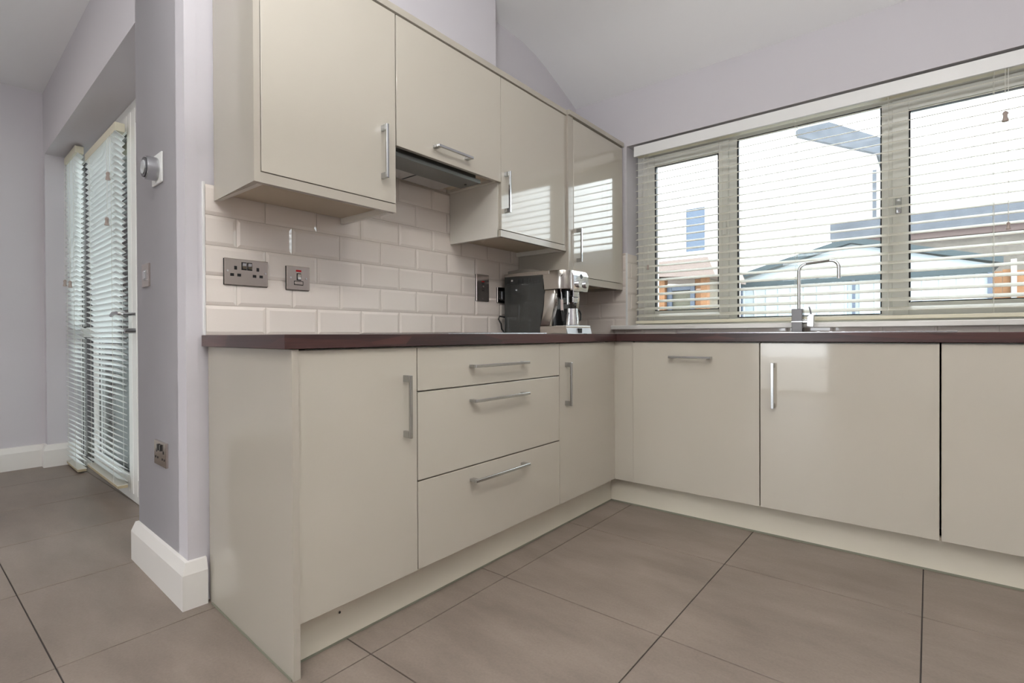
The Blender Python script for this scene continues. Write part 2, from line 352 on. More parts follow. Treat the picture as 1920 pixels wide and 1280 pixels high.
tile_run(wb, 'x', 0.361, 3.6, 0.878, 0.906, 0.08, 0.0)
gb = bmesh.new(); B(gb, OPX0, OPX0 + 0.002, 0.006, 0.15, 0.932, 1.386); link('grout_bed', gb, grout, wb)
tile_run(wb, 'r', 0.002, 0.15, 0.932, 1.386, 0.15, OPX0 + 0.007)
box('trim_1', WA, 0.001, -2.306, -2.299, 0.878, 1.384, white_trim, kind='structure', bev=0.001)
box('trim_2', 0.361, 0.3735, -0.002, 0.003, 0.932, 1.390, white_trim, kind='structure', bev=0.001)

# ---------------------------------------------------------------- kitchen window
win = thing('window_1', None, None, (1.36, 0.17, 0.935), kind='structure')
FY0, FY1 = 0.152, 0.215
bm = bmesh.new(); frame_rect(bm, 0.372, 2.36, 0.933, 2.060, 0.05, 0.05, 0.038, 0.062, FY0, FY1)
B(bm, 0.935, 0.990, FY0, FY1, 0.965, 2.0, .003, 1); B(bm, 1.666, 1.722, FY0, FY1, 0.965, 2.0, .003, 1)
link('window_frame', bm, upvc, win)
for (x0, x1, g0, g1) in ((0.412, 0.945, 0.494, 0.889), (1.710, 2.320, 1.774, 2.24)):
    bm = bmesh.new(); frame_rect(bm, x0, x1, 0.962, 2.004, g0 - x0, x1 - g1, 0.061, 0.058, FY0 - 0.016, FY1 - 0.01)
    s = link('sash', bm, upvc, win)
    bm = bmesh.new(); frame_rect(bm, g0 - .001, g1 + .001, 1.022, 1.947, .008, .008, .006, .008, FY0 - 0.012, FY0 + 0.02); link('gasket', bm, gasket, s)
    box('window_pane', g0, g1, 0.172, 0.176, 1.023, 1.946, glass, s)
bm = bmesh.new(); frame_rect(bm, 0.989, 1.667, 0.970, 1.999, .008, .005, .004, .006, FY0 - .002, FY0 + 0.02); link('gasket', bm, gasket, win)
box('window_pane', 0.990, 1.666, 0.172, 0.176, 0.972, 1.997, glass, win)
for hx in (0.925, 1.735):       # catch handles
    bm = bmesh.new(); cyl(bm, (hx, 0.130, 1.50), 0.009, 0.014, 'y', 14); B(bm, hx - .012, hx + .012, 0.112, 0.124, 1.45, 1.53, .004)
    link('window_catch', bm, upvc if hx < 1 else satin, win, smooth=True)
box('window_sill', 0.273, 2.50, -0.040, 0.006, 0.906, 0.932, wood_paint, win, bev=0.004)
box('window_board', 0.3735, 2.365, 0.006, 0.152, 0.906, 0.932, wood_paint, win)

def venetian(root, x0, x1, zlo, zhi, step, width, tilt, y, ladders, slat_mat, thick=0.0028):
    """slats as parts of root; working in CT frame"""
    L = x1 - x0; n = int((zhi - zlo) / step + 0.5)
    bm = bmesh.new(); h = width / 2; k = 6
    top = [(-h + width * i / k, thick / 2 + 0.0012 * (1 - (2 * i / k - 1) ** 2)) for i in range(k + 1)]
    bot = [(a, b - thick) for a, b in reversed(top)]
    P(bm, top + bot, 'x', -L / 2, L / 2)
    me = None
    for i in range(n + 1):
        z = zlo + step * i
        if me is None:
            save = globals()['CT']; globals()['CT'] = Matrix.Identity(4)
            me = bpy.data.meshes.new('slat'); bmesh.ops.recalc_face_normals(bm, faces=bm.faces); bm.to_mesh(me); bm.free(); me.materials.append(slat_mat); globals()['CT'] = save
        o = bpy.data.objects.new('slat', me); C.objects.link(o); o.parent = root
        M = MW[root.name].inverted() @ CT @ Matrix.Translation(((x0 + x1) / 2, y, z)) @ Matrix.Rotation(tilt, 4, 'X')
        o.matrix_basis = M
    for lx in ladders:
        bm = bmesh.new(); hy = width / 2 * math.cos(tilt)
        tube(bm, [(lx, y - hy - .001, zlo - step), (lx, y - hy - .001, zhi + 0.03)], 0.0009, 6)
        tube(bm, [(lx, y + hy + .001, zlo - step), (lx, y + hy + .001, zhi + 0.03)], 0.0009, 6)
        for i in range(n + 1):
            z = zlo + step * i
            tube(bm, [(lx, y - hy, z - h * math.sin(tilt) - .003), (lx, y + hy, z + h * math.sin(tilt) - .003)], 0.0008, 4)
        link('ladder_cord', bm, cord_m, root)
def tassel(root, x, y, z, s=1.0):
    bm = lathe(bmesh.new(), (x, y, z), [(0.002 * s, 0.016 * s), (0.005 * s, 0.014 * s), (0.0075 * s, 0.009 * s), (0.0055 * s, 0.001 * s), (0.0065 * s, -0.007 * s), (0.009 * s, -0.016 * s), (0.008 * s, -0.018 * s)], 14)
    link('tassel', bm, tassel_m, root, smooth=True)

kb = thing('venetian_blind', 'wide cream venetian blind hanging in the kitchen window above the sink', 'blind', (1.37, 0.045, 0.945))
venetian(kb, 0.418, 2.335, 0.992, 1.955, 0.0437, 0.050, R(20), 0.048, (0.475, 0.93, 1.31, 1.70, 2.065), slat_m)
box('valance', 0.416, 2.345, 0.004, 0.018, 1.984, 2.047, white_trim, kb, bev=0.002)
box('headrail', 0.42, 2.34, 0.022, 0.075, 1.990, 2.035, slat_rail, kb, bev=0.002)
box('bottom_rail', 0.418, 2.335, 0.022, 0.074, 0.942, 0.960, slat_rail, kb, bev=0.003)
for cx_, zb in ((2.098, 1.795), (2.108, 1.335), (0.505, 1.30)):
    link('pull_cord', tube(bmesh.new(), [(cx_, 0.014 if cx_ > 1 else .018, 1.99), (cx_, 0.012, zb)], 0.0011, 6), cord_m, kb); tassel(kb, cx_, 0.010, zb - 0.01, 1.3 if zb > 1.5 else .9)

# ---------------------------------------------------------------- patio doors and their blinds
CT = LEFT
pd = thing('door_1', None, None, (-1.6, 0.22, 0), kind='structure')
bm = bmesh.new(); D0, D1 = 0.178, 0.225
frame_rect(bm, -2.765, -0.565, 0.0, 2.105, 0.05, 0.05, 0.05, 0.06, D0, D1); B(bm, -2.36, -2.27, D0, D1, 0.05, 2.045)
B(bm, -2.72, -2.36, D0, D1, 0.872, 0.935); link('door_frame', bm, upvc, pd)
for x0, x1, z0, z1 in ((-2.715, -2.36, 0.05, 0.872), (-2.715, -2.36, 0.935, 2.045)):
    bm = bmesh.new(); frame_rect(bm, x0, x1, z0, z1, .010, .010, .010, .010, D0 + .001, D0 + .008); link('gasket', bm, gasket, pd)
    box('window_pane', x0, x1, .186, .19, z0, z1, glass, pd)
for x0, x1 in ((-2.27, -1.38), (-1.38, -0.615)):
    bm = bmesh.new(); frame_rect(bm, x0 + .003, x1 - .003, 0.05, 2.045, 0.075, 0.075, 0.09, 0.08, D0 - .012, D1 - .01); lf = link('door_leaf', bm, upvc, pd)
    bm = bmesh.new(); frame_rect(bm, x0 + .077, x1 - .077, 0.139, 1.966, .01, .01, .01, .01, D0 - .002, D0 + .006); link('gasket', bm, gasket, lf)
    box('window_pane', x0 + .08, x1 - .08, .186, .19, .14, 1.965, glass, lf)
bm = bmesh.new(); B(bm, -1.340, -1.305, 0.180, 0.193, 0.86, 1.06, .003)
tube(bm, [(-1.322, 0.18, 0.99), (-1.322, 0.115, 0.99), (-1.335, 0.102, 0.992), (-1.37, 0.098, 0.996), (-1.44, 0.098, 0.997), (-1.49, 0.10, 0.986)], 0.009, 10); cyl(bm, (-1.322, 0.15, 0.905), .014, .06, 'y', 14)
link('door_handle', bm, satin, pd, smooth=True)
for nm, lab, x0, x1, yf, z0, z1, lad, tass in (
    ('venetian_blind', 'narrow white venetian blind beside the far left wall', -2.735, -2.365, 0.095, 0.012, 2.092, (-2.66, -2.43), [(-2.68, 1.25), (-2.5, 1.23)]),
    ('venetian_blind', 'tall white venetian blind over the patio door next to the grey wall end', -2.14, -1.415, 0.106, 0.085, 1.985, (-2.02, -1.50), [(-1.52, 1.735), (-1.55, 1.50)])):
    vb = thing(nm, lab, 'blind', (x0, yf, z0)); yc = yf + .022
    venetian(vb, x0, x1, z0 + .045, z1 - .06, 0.0315, 0.050, R(-32), yc, lad, slat_w, .0025)
    box('headrail', x0, x1, yf, yf + .044, z1 - .045, z1, slat_rail, vb, bev=.002)
    box('bottom_rail', x0, x1, yf, yf + .044, z0, z0 + .014, slat_wood, vb, bev=.002); box('bottom_slat', x0, x1, yf - .001, yf + .045, z0 + .015, z0 + .019, slat_m, vb)
    for tx, tz in tass:
        link('pull_cord', tube(bmesh.new(), [(tx, yf - .006, z1 - .05), (tx, yf - .008, tz)], 0.0011, 6), cord_m, vb); tassel(vb, tx, yf - .009, tz - .01, 1.3)

# fittings on the wall end, local frame (y negative = proud)
th = thing('thermostat', 'round silver heating dial on a white square plate, topmost on the wall end', 'thermostat', (-0.28, 0, 1.46))
box('backplate', -0.34, -0.226, -0.006, 0.0, 1.415, 1.522, white_trim, th, bev=.003)
bm = bmesh.new(); cyl(bm, (-0.283, -0.024, 1.468), 0.041, 0.036, 'y', 48, bev=.002); link('dial_ring', bm, satin, th, smooth=True)
bm = bmesh.new(); cyl(bm, (-0.283, -0.0435, 1.468), 0.0345, 0.004, 'y', 40); link('dial_face', bm, mat('dial_dark', (0.06, .06, .065), .15), th, smooth=True)
bm = bmesh.new(); cyl(bm, (-0.283, -0.0465, 1.468), 0.024, 0.003, 'y', 40); link('dial_display', bm, mat('dial_light', (0.5, .52, .52), .2), th, smooth=True)
sw = thing('light_switch', 'square brushed steel light switch on the wall end, under the dial', 'switch', (-0.43, 0, 1.104))
box('plate', -0.474, -0.388, -0.007, 0.0, 1.061, 1.147, brushed, sw, bev=.0015)
box('switch_surround', -0.447, -0.415, -0.009, -0.0065, 1.085, 1.123, satin, sw, bev=.001); box('rocker', -0.443, -0.419, -0.013, -0.0085, 1.089, 1.119, chrome, sw, bev=.002)
ls = thing('wall_socket', 'small dark steel socket low on the wall end above the white skirting', 'socket', (-0.263, 0, 0.46))
box('plate', -0.33, -0.196, -0.008, 0.0, 0.417, 0.503, brushed, ls, bev=.0015)
for dx in (-0.038, 0.038):
    bm = bmesh.new(); cx = -0.263 + dx
    B(bm, cx - .004, cx + .004, -.0092, -.007, 0.463, 0.473); B(bm, cx - .016, cx - .008, -.0092, -.007, 0.440, 0.447); B(bm, cx + .008, cx + .016, -.0092, -.007, 0.440, 0.447); link('pin_hole', bm, black, ls)
    box('rocker', -0.263 + dx * .35 - .007, -0.263 + dx * .35 + .007, -.013, -.007, 0.471, 0.493, black, ls, bev=.001)
CT = Matrix.Identity(4)

# sockets on the tiled wall (normal +x)
def plate(name, label, y0, y1, z0, z1):
    t = thing(name, label, 'socket', (0.001, (y0 + y1) / 2, (z0 + z1) / 2))
    box('plate', 0.003, 0.0075, y0, y1, z0, z1, brushed, t, bev=.0012); box('back_gasket', 0.0002, 0.0032, y0 - .0015, y1 - .001, z0 - .0015, z1 - .001, black, t)
    return t
def screws(t, *yz):
    for y, z in yz:
        bm = bmesh.new(); cyl(bm, (0.0082, y, z), .0035, .002, 'x', 14, bev=.0006); link('screw', bm, chrome, t, smooth=True)
def hole(t, y, z, wy, wz): return box('pin_hole', 0.0068, 0.0079, y - wy / 2, y + wy / 2, z - wz / 2, z + wz / 2, black, t)
def rocker(t, y, z):
    o = box('switch_surround', 0.007, 0.0085, y - .0085, y + .0085, z - .0135, z + .0135, black, t)
    bm = bmesh.new(); P(bm, [(0.0085, z - .011), (0.0125, z - .010), (0.0098, z), (0.0115, z + .010), (0.0085, z + .011)], 'y', y - .0062, y + .0062); link('rocker', bm, chrome, t)
t = plate('double_socket', 'double brushed steel socket on the tiles at the left end of the worktop', -2.243, -2.096, 1.050, 1.140); yc = -2.1695
for s in (-1, 1):
    hole(t, yc + s * .0375, 1.1085, .009, .0125); hole(t, yc + s * .0375 - .0115, 1.0845, .012, .0095); hole(t, yc + s * .0375 + .0115, 1.0845, .012, .0095); rocker(t, yc + s * .0095, 1.1165)
screws(t, (yc - .064, 1.097), (yc + .064, 1.097))
t = plate('fused_switch', 'square brushed steel fused switch with a red neon on the tiles', -2.027, -1.936, 1.047, 1.1355); yc = -1.9815
box('neon', .007, .0088, yc - .009, yc + .011, 1.115, 1.1225, red, t); rocker(t, yc + .002, 1.0965)
box('fuse_surround', .007, .0083, yc - .017, yc + .019, 1.065, 1.081, black, t); box('fuse_holder', .008, .0098, yc - .0145, yc + .0165, 1.067, 1.079, brushed, t, bev=.001)
screws(t, (yc - .030, 1.092), (yc + .031, 1.092))
t = plate('cooker_switch', 'tall brushed steel cooker switch on the tiles left of the coffee machine', -1.000, -0.902, 1.056, 1.197); yc = -.951
box('neon', .007, .0088, yc - .009, yc + .011, 1.156, 1.162, red, t); rocker(t, yc, 1.138); hole(t, yc + .001, 1.112, .018, .008)
screws(t, (yc, 1.185), (yc, 1.068))
t = plate('plugged_socket', 'steel socket with a black plug half hidden behind the coffee machine', -0.832, -0.686, 1.054, 1.139)
box('plug', .0078, .036, -0.826, -0.775, 1.066, 1.118, black, t, bev=.006)

# ---------------------------------------------------------------- base units
F = 0.600
def handle_v(parent, side, fx, a, z0, z1):
    """vertical square D handle; side 'A' doors facing +x at x=fx (a = y); 'B' doors facing -y at y=fx (a = x)"""
    bm = bmesh.new(); t = .005
    if side == 'A':
        B(bm, fx + .026, fx + .035, a - t, a + t, z0, z1, .001, 1); B(bm, fx - .0005, fx + .027, a - t, a + t, z0, z0 + .021, .001, 1); B(bm, fx - .0005, fx + .027, a - t, a + t, z1 - .021, z1, .001, 1)
    else:
        B(bm, a - t, a + t, fx - .035, fx - .026, z0, z1, .001, 1); B(bm, a - t, a + t, fx - .027, fx + .0005, z0, z0 + .021, .001, 1); B(bm, a - t, a + t, fx - .027, fx + .0005, z1 - .021, z1, .001, 1)
    return link('handle', bm, handle_m, parent, label='square chrome bar handle')
def handle_h(parent, side, fx, a0, a1, z, ft=.021):
    bm = bmesh.new(); t = .005
    if side == 'A':
        B(bm, fx + .026, fx + .035, a0, a1, z - t, z + t, .001, 1); B(bm, fx - .0005, fx + .027, a0, a0 + ft, z - t, z + t, .001, 1); B(bm, fx - .0005, fx + .027, a1 - ft, a1, z - t, z + t, .001, 1)
    else:
        B(bm, a0, a1, fx - .035, fx - .026, z - t, z + t, .001, 1); B(bm, a0, a0 + ft, fx - .027, fx + .0005, z - t, z + t, .001, 1); B(bm, a1 - ft, a1, fx - .027, fx + .0005, z - t, z + t, .001, 1)
    return link('handle', bm, handle_m, parent, label='square chrome bar handle')
ZB, ZT = 0.134, 0.8365
def base_A(name, label, y0, y1, yc=None):
    t = thing(name, label, 'cabinet', (0.3, (y0 + y1) / 2, 0.0))
    box('carcass', 0.02, F - .020, (y0 if yc is None else yc) - .001, y1 + .001, 0.132, 0.8385, carc, t); return t
ep = bmesh.new(); P(ep, [(0.004, -2.294), (0.607, -2.325), (0.607, -2.3065), (0.004, -2.2755)], 'z', 0, 0.8400, .0008, 1)
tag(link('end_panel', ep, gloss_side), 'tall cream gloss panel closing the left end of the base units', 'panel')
bm = bmesh.new(); P(bm, [(0.03, -2.2995), (0.600, -2.3285), (0.600, -2.3255), (0.03, -2.2965)], 'z', 0, 0.005)
link('bottom_seal', bm, plinth_lip, bpy.data.objects['end_panel'])
t = base_A('base_cabinet', 'narrow cream base cabinet with one door beside the end panel', -2.302, -1.913, -2.273)
d = box('door', F - .019, F, -2.3045, -1.9135, ZB, ZT, gloss, t, bev=.0012); handle_v(d, 'A', F, -1.963, .562, .753)
t = base_A('drawer_unit', 'wide cream base unit of three drawers under the hob', -1.911, -1.111)
for z0, z1, hz in ((.698, ZT, .7665), (.4155, .6955, .645), (ZB, .413, .3665)):
    d = box('drawer', F - .019, F, -1.9095, -1.1125, z0 + .001, z1 - .001, gloss, t, bev=.0012); handle_h(d, 'A', F, -1.676, -1.366, hz)
t = base_A('corner_cabinet', 'cream base cabinet with one door in the left run next to the corner', -1.109, -0.667)
d = box('door', F - .019, F, -1.1095, -0.668, ZB, ZT, gloss, t, bev=.0012); handle_v(d, 'A', F, -1.063, .562, .753)
cp = bmesh.new(); P(cp, [(0.575, -0.6665), (0.593, -0.6665), (0.593, -0.593), (0.697, -0.593), (0.697, -0.575), (0.575, -0.575)], 'z', ZB - .001, .838)
tag(link('corner_post', cp, gloss), 'L-shaped cream corner post where the two base runs meet', 'panel')
pl = bmesh.new(); B(pl, .527, .5445, -2.285, -.5445, 0.002, .1315); p1 = link('plinth', pl, plinth_m); tag(p1, 'long cream kickboard under the left run, with a small screw hole', 'kickboard')
bm = bmesh.new(); cyl(bm, (.5448, -2.155, .085), .0035, .0015, 'x', 10); link('screw_hole', bm, dark, p1)
link('bottom_seal', B(bmesh.new(), .5445, .5465, -2.285, -.5465, 0.0005, .006), plinth_lip, p1)
pl = bmesh.new(); B(pl, .5445, 3.1, -.5445, -.527, 0.002, .1315); p2 = link('plinth', pl, plinth_m); tag(p2, 'long cream kickboard under the right run below the window', 'kickboard')
link('bottom_seal', B(bmesh.new(), .5465, 3.1, -.5465, -.5445, 0.0005, .008), plinth_lip, p2)
for nm, lab, x0, x1, hk in (('dishwasher', 'cream door of the built-in dishwasher with a short horizontal handle', .699, 1.2845, 'h'),
        ('sink_cabinet', 'cream sink cabinet door with a vertical handle at its left edge', 1.2885, 1.879, 'v'),
        ('base_cabinet', 'cream base cabinet door cut off by the right edge of the photo', 1.8845, 2.478, None),
        ):
    t = thing(nm, lab, 'dishwasher' if nm == 'dishwasher' else 'cabinet', ((x0 + x1) / 2, -0.3, 0))
    box('carcass', x0 + .001, x1 - .001, -.578, -.02, .132, .8385, dark if False else carc, t)
    d = box('door', x0, x1, -F, -F + .019, ZB, ZT - .001, gloss, t, bev=.0012)
    if hk == 'h': handle_h(d, 'B', -F, .894, 1.088, .768)
    if hk == 'v': handle_v(d, 'B', -F, 1.342, .562, .753)
t = thing('base_cabinet', 'cream base cabinet beyond the right edge of the photo', 'cabinet', (2.79, -.3, 0))
box('carcass', 2.485, 3.08, -.578, -.02, .132, .8385, carc, t); d = box('door', 2.484, 3.08, -F, -F + .019, ZB, ZT, gloss, t, bev=.0012); handle_v(d, 'B', -F, 3.03, .562, .753)

# worktops
bm = bmesh.new(); P(bm, [(0.0006, -2.312), (0.613, -2.346), (0.613, -0.612), (0.6135, -0.0006), (0.0006, -0.0006)], 'z', .8412, .8780, .0015)
tag(link('worktop', bm, wtop), 'dark mahogany block worktop over the left run, under the coffee machine', 'worktop')
bm = bmesh.new(); P(bm, [(0.6145, -.612), (3.1, -.612), (3.1, -.0006), (.6145, -.0006)], 'z', .8412, .8780, .0015)
tag(link('worktop', bm, wtop), 'dark mahogany block worktop running under the window and tap', 'worktop')
hb = thing('hob', 'thin black glass hob with a steel rim on the left worktop', 'hob', (.31, -1.455, .8782))
box('rim', .05, .572, -1.745, -1.165, .8784, .8825, steel, hb, bev=.001); box('glass_top', .056, .566, -1.739, -1.171, .8825, .8840, hobglass, hb)
for hx, hy, r in ((.18, -1.60, .09), (.18, -1.31, .07), (.42, -1.60, .07), (.42, -1.31, .10)):
    bm = bmesh.new(); cyl(bm, (hx, hy, .8842), r, .0004, 'z', 40); link('cooking_zone', bm, mat('zone_grey', (.05, .05, .055), .15), hb)
sk_ = thing('sink', 'stainless steel inset sink with drainer on the worktop below the window', 'sink', (1.4, -.3, .8785))
bm = bmesh.new(); z0, z1 = .8784, .8825
B(bm, .90, 1.93, -.545, -.50, z0, z1, .001, 1); B(bm, .90, 1.93, -.125, -.055, z0, z1, .001, 1); B(bm, .90, .93, -.50, -.125, z0, z1); B(bm, 1.40, 1.93, -.50, -.125, z0, z1)
for k in range(9): B(bm, 1.48 + .045 * k, 1.49 + .045 * k, -.47, -.15, z1, z1 + .0015)
link('rim', bm, steel, sk_)
bm = bmesh.new(); B(bm, .93, 1.40, -.50, -.125, .8782, .8792); link('bowl', bm, steel, sk_)
# tap
tp = thing('tap', 'chrome swan-neck mixer tap with a square dark body in front of the window', 'tap', (1.342, -.09, .883))
box('body', 1.318, 1.366, -.114, -.066, .883, .998, tap_refl, tp, bev=.002)
box('body_ring', 1.3175, 1.3665, -.1145, -.0655, .934, .936, chrome, tp)
pts = [(1.347, -.09, .998), (1.347, -.09, 1.185)] + [(1.347 + .035 - .035 * math.cos(R(a)), -.09, 1.185 + .035 * math.sin(R(a))) for a in (20, 40, 60, 80, 90)]
x2 = 1.52
pts += [(1.40, -.10, 1.22), (x2 - .04, -.125, 1.222)] + [(x2 - .035 + .035 * math.sin(R(a)), -.13, 1.187 + .035 * math.cos(R(a))) for a in (0, 20, 40, 60, 80, 90)] + [(x2, -.13, 1.135)]
link('spout', tube(bmesh.new(), pts, .0075, 16), chrome, tp, smooth=True)
bm = bmesh.new(); cyl(bm, (1.377, -.09, .935), .012, .024, 'x', 18); link('lever_neck', bm, chrome, tp, smooth=True)
bm = bmesh.new(); P(bm, [(1.383, .912), (1.412, .907), (1.414, .966), (1.398, .971), (1.384, .958)], 'y', -.105, -.075, .002); link('lever_block', bm, satin, tp)
link('lever', tube(bmesh.new(), [(1.400, -.09, .965), (1.398, -.092, .985), (1.392, -.094, 1.008)], .0038, 10), satin, tp, smooth=True)

# ---------------------------------------------------------------- wall cabinets
UF = 0.335; UT = 2.051
def wallcab(name, label, y0, y1, zb, zdoor, left_panel=False, right_panel=True, fx=UF):
    t = thing(name, label, 'cabinet', (.17, (y0 + y1) / 2, zb))
    bm = bmesh.new()
    B(bm, .002, fx - .019, y0, y0 + .018, zb, UT); B(bm, .002, fx - .019, y1 - .018, y1, zb, UT)
    B(bm, .002, fx - .019, y0 + .018, y1 - .018, UT - .018, UT); B(bm, .002, .012, y0 + .018, y1 - .018, zb + .03, UT - .018)
    link('carcass', bm, carc, t)
    box('bottom_board', .012, fx - .02, y0 + .018, y1 - .018, zb + .022, zb + .038, under, t)
    return t
t = wallcab('wall_cabinet', 'large cream gloss wall cabinet at the left end, nearest the camera', -2.271, -1.780, 1.326, 1.355)
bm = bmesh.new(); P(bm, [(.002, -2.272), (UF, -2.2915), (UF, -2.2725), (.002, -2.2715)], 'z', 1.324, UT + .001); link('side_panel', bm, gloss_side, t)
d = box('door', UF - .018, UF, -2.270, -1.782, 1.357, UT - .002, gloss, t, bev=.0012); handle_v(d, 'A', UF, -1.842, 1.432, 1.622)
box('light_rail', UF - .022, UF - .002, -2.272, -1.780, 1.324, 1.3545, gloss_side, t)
t = thing('hood_cabinet', 'cream wall cabinet with a lift-up door over the cooker hood', 'cabinet', (.17, -1.485, 1.58))
bm = bmesh.new(); B(bm, .002, UF - .019, -1.7765, -1.759, 1.575, UT); B(bm, .002, UF - .019, -1.204, -1.187, 1.575, UT); B(bm, .002, UF - .019, -1.759, -1.204, UT - .018, UT); link('carcass', bm, carc, t)
box('bottom_board', .012, UF - .02, -1.759, -1.204, 1.590, 1.606, under, t)
d = box('door', UF - .018, UF, -1.7765, -1.1865, 1.571, UT - .002, gloss, t, bev=.0012); handle_h(d, 'A', UF, -1.600, -1.402, 1.6165)
hd = thing('cooker_hood', 'grey metal telescopic cooker hood slotted under the middle wall cabinet', 'cooker hood', (.16, -1.50, 1.575))
hoodm = mat('hood_grey', (.20, .21, .20), .35, .7)
box('hood_body', .03, .285, -1.757, -1.30, 1.567, 1.589, hoodm, hd, bev=.002); box('visor', .175, .300, -1.757, -1.285, 1.548, 1.5655, hoodm, hd, bev=.002)
for k in range(2): box('grease_filter', .05, .165, -1.74 + .22 * k, -1.53 + .22 * k, 1.561, 1.5672, satin, hd)
bm = bmesh.new(); cyl(bm, (.24, -1.32, 1.5475), .006, .003, 'z', 14); link('button', bm, black, hd)
t = wallcab('wall_cabinet', 'cream gloss wall cabinet to the right of the cooker hood', -1.1865, -.640, 1.326, 1.355)
d = box('door', UF - .018, UF, -1.1835, -.662, 1.357, UT - .002, gloss, t, bev=.0012); handle_v(d, 'A', UF, -1.158, 1.434, 1.622)
box('light_rail', UF - .022, UF - .002, -1.1865, -.642, 1.325, 1.3545, gloss_side, t)
box('filler_strip', UF - .022, UF - .002, -.660, -.640, 1.355, UT, gloss_side, t)
CF = .345
t = thing('wall_cabinet', 'tall cream gloss wall cabinet hanging lower, beside the window', 'cabinet', (.17, -.33, 1.155))
bm = bmesh.new(); B(bm, .002, CF, -.638, -.620, 1.156, 2.055); B(bm, .002, CF - .02, -.028, -.010, 1.156, 2.055); B(bm, .002, CF - .02, -.620, -.028, 2.035, 2.055); link('carcass', bm, gloss_side, t)
box('bottom_board', .012, CF - .02, -.620, -.028, 1.172, 1.188, under, t)
box('filler_strip', CF - .020, CF - .001, -.620, -.588, 1.156, 2.055, gloss_side, t)
d = box('door', CF - .018, CF + .001, -.586, -.012, 1.197, 2.048, gloss, t, bev=.0012); handle_v(d, 'A', CF, -.555, 1.273, 1.457)
box('light_rail', CF - .022, CF - .001, -.588, -.012, 1.156, 1.1945, gloss_side, t)
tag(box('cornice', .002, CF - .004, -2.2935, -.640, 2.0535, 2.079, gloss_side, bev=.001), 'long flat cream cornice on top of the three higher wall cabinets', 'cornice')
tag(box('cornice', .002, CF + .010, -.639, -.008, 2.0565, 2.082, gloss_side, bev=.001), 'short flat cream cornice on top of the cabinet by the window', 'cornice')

# ---------------------------------------------------------------- coffee machine (faces +x)
y0, y1 = -.810, -.574; zb = .8785
cm = thing('coffee_machine', 'grey and black bean-to-cup coffee machine on the worktop by the corner', 'coffee machine', (.25, -.69, zb))
smoke = mat('smoked_gloss_plastic', (.028, .032, .030), .06, coat=.6)
panel = [(.040, .884), (.276, .884)] + [(.308 - 1.0 * (.915 + .0271 * i - 1.085) ** 2, .915 + .0271 * i) for i in range(11)] + [(.040, 1.191)]
bm = bmesh.new(); P(bm, panel, 'y', y0 - .001, y0 + .006, .0012); link('side_panel', bm, smoke, cm)
bm = bmesh.new(); P(bm, panel, 'y', y1 - .006, y1 + .001, .0012); link('side_panel', bm, smoke, cm)
bm = bmesh.new(); P(bm, [(.041, .886), (.274, .886), (.275, 1.10), (.30, 1.10), (.30, 1.188), (.041, 1.190)], 'y', y0 + .006, y1 - .006); link('body', bm, black, cm)
bm = bmesh.new(); P(bm, [(.060, 1.150), (.262, 1.150), (.262, 1.153), (.060, 1.153)], 'y', y0 - .002, y0 + .001)
for k in range(17): B(bm, .130 + .009 * k, .133 + .009 * k, y0 - .0022, y0 + .001, 1.146, 1.176)
link('vent_ribs', bm, mat('rib_black', (.02, .022, .022), .3), cm)
box('badge', .088, .099, y0 - .0018, y0 - .0005, 1.164, 1.173, white_trim, cm)
bm = bmesh.new(); P(bm, [(.038, 1.191), (.298, 1.186), (.34, 1.186), (.34, 1.206), (.20, 1.2075), (.038, 1.206)], 'y', y0 - .002, y1 + .002, .002); link('top_cover', bm, machine_metal, cm)
bm = bmesh.new(); P(bm, [(.058, 1.2065), (.058, 1.222), (.172, 1.229), (.195, 1.2285), (.290, 1.209), (.290, 1.2065)], 'y', y0 + .006, y1 - .012, .002); link('bean_lid', bm, mat('smoked_lid', (.22, .20, .17), .08, coat=.5), cm)
# head: rounded metal cowl, plan outline swept down
plan = [(.300, y0 - .001)] + [(.385 + .055 * math.sin(R(a)), y0 + .054 - .055 * math.cos(R(a))) for a in range(0, 91, 10)] + [(.385 + .055 * math.sin(R(a)), y1 - .054 - .055 * math.cos(R(a))) for a in range(90, 181, 10)] + [(.300, y1 + .001)]
bm = bmesh.new(); P(bm, plan, 'z', 1.107, 1.204, .003); link('head_cowl', bm, machine_metal, cm, smooth=True)
bm = bmesh.new(); P(bm, [(.435, 1.200), (.446, 1.199), (.456, 1.178), (.458, 1.13), (.452, 1.099), (.435, 1.099)], 'y', y0 + .045, y1 - .045, .003); cpn = link('control_panel', bm, chrome, cm)
bm = bmesh.new(); cyl(bm, (.463, -.725, 1.135), .019, .016, 'x', 24, bev=.002); link('knob', bm, chrome, cpn, smooth=True)
bm = bmesh.new(); cyl(bm, (.462, -.655, 1.135), .019, .016, 'x', 24, bev=.002); link('knob', bm, chrome, cpn, smooth=True)
bm = bmesh.new(); cyl(bm, (.452, -.69, 1.175), .012, .010, 'x', 20); link('button', bm, black, cpn, smooth=True)
bm = bmesh.new(); cyl(bm, (.408, y0 + .002, 1.178), .008, .012, 'y', 18, bev=.001); link('steam_knob', bm, chrome, cm, smooth=True)
cheek = [(.276, .920), (.288, .965), (.300, 1.02), (.307, 1.075), (.307, 1.107), (.372, 1.107), (.376, 1.08), (.370, 1.03), (.356, .98), (.338, .920)]
for ya, yb in ((y0 - .001, y0 + .030), (y1 - .030, y1 + .001)):
    bm = bmesh.new(); P(bm, cheek, 'y', ya, yb, .006, 3); link('cheek', bm, machine_metal, cm, smooth=True)
bm = bmesh.new(); B(bm, .300, .345, y0 + .030, y1 - .030, .92, 1.107); B(bm, .345, .40, y0 + .055, y1 - .12, 1.07, 1.107); link('brew_recess', bm, black, cm)
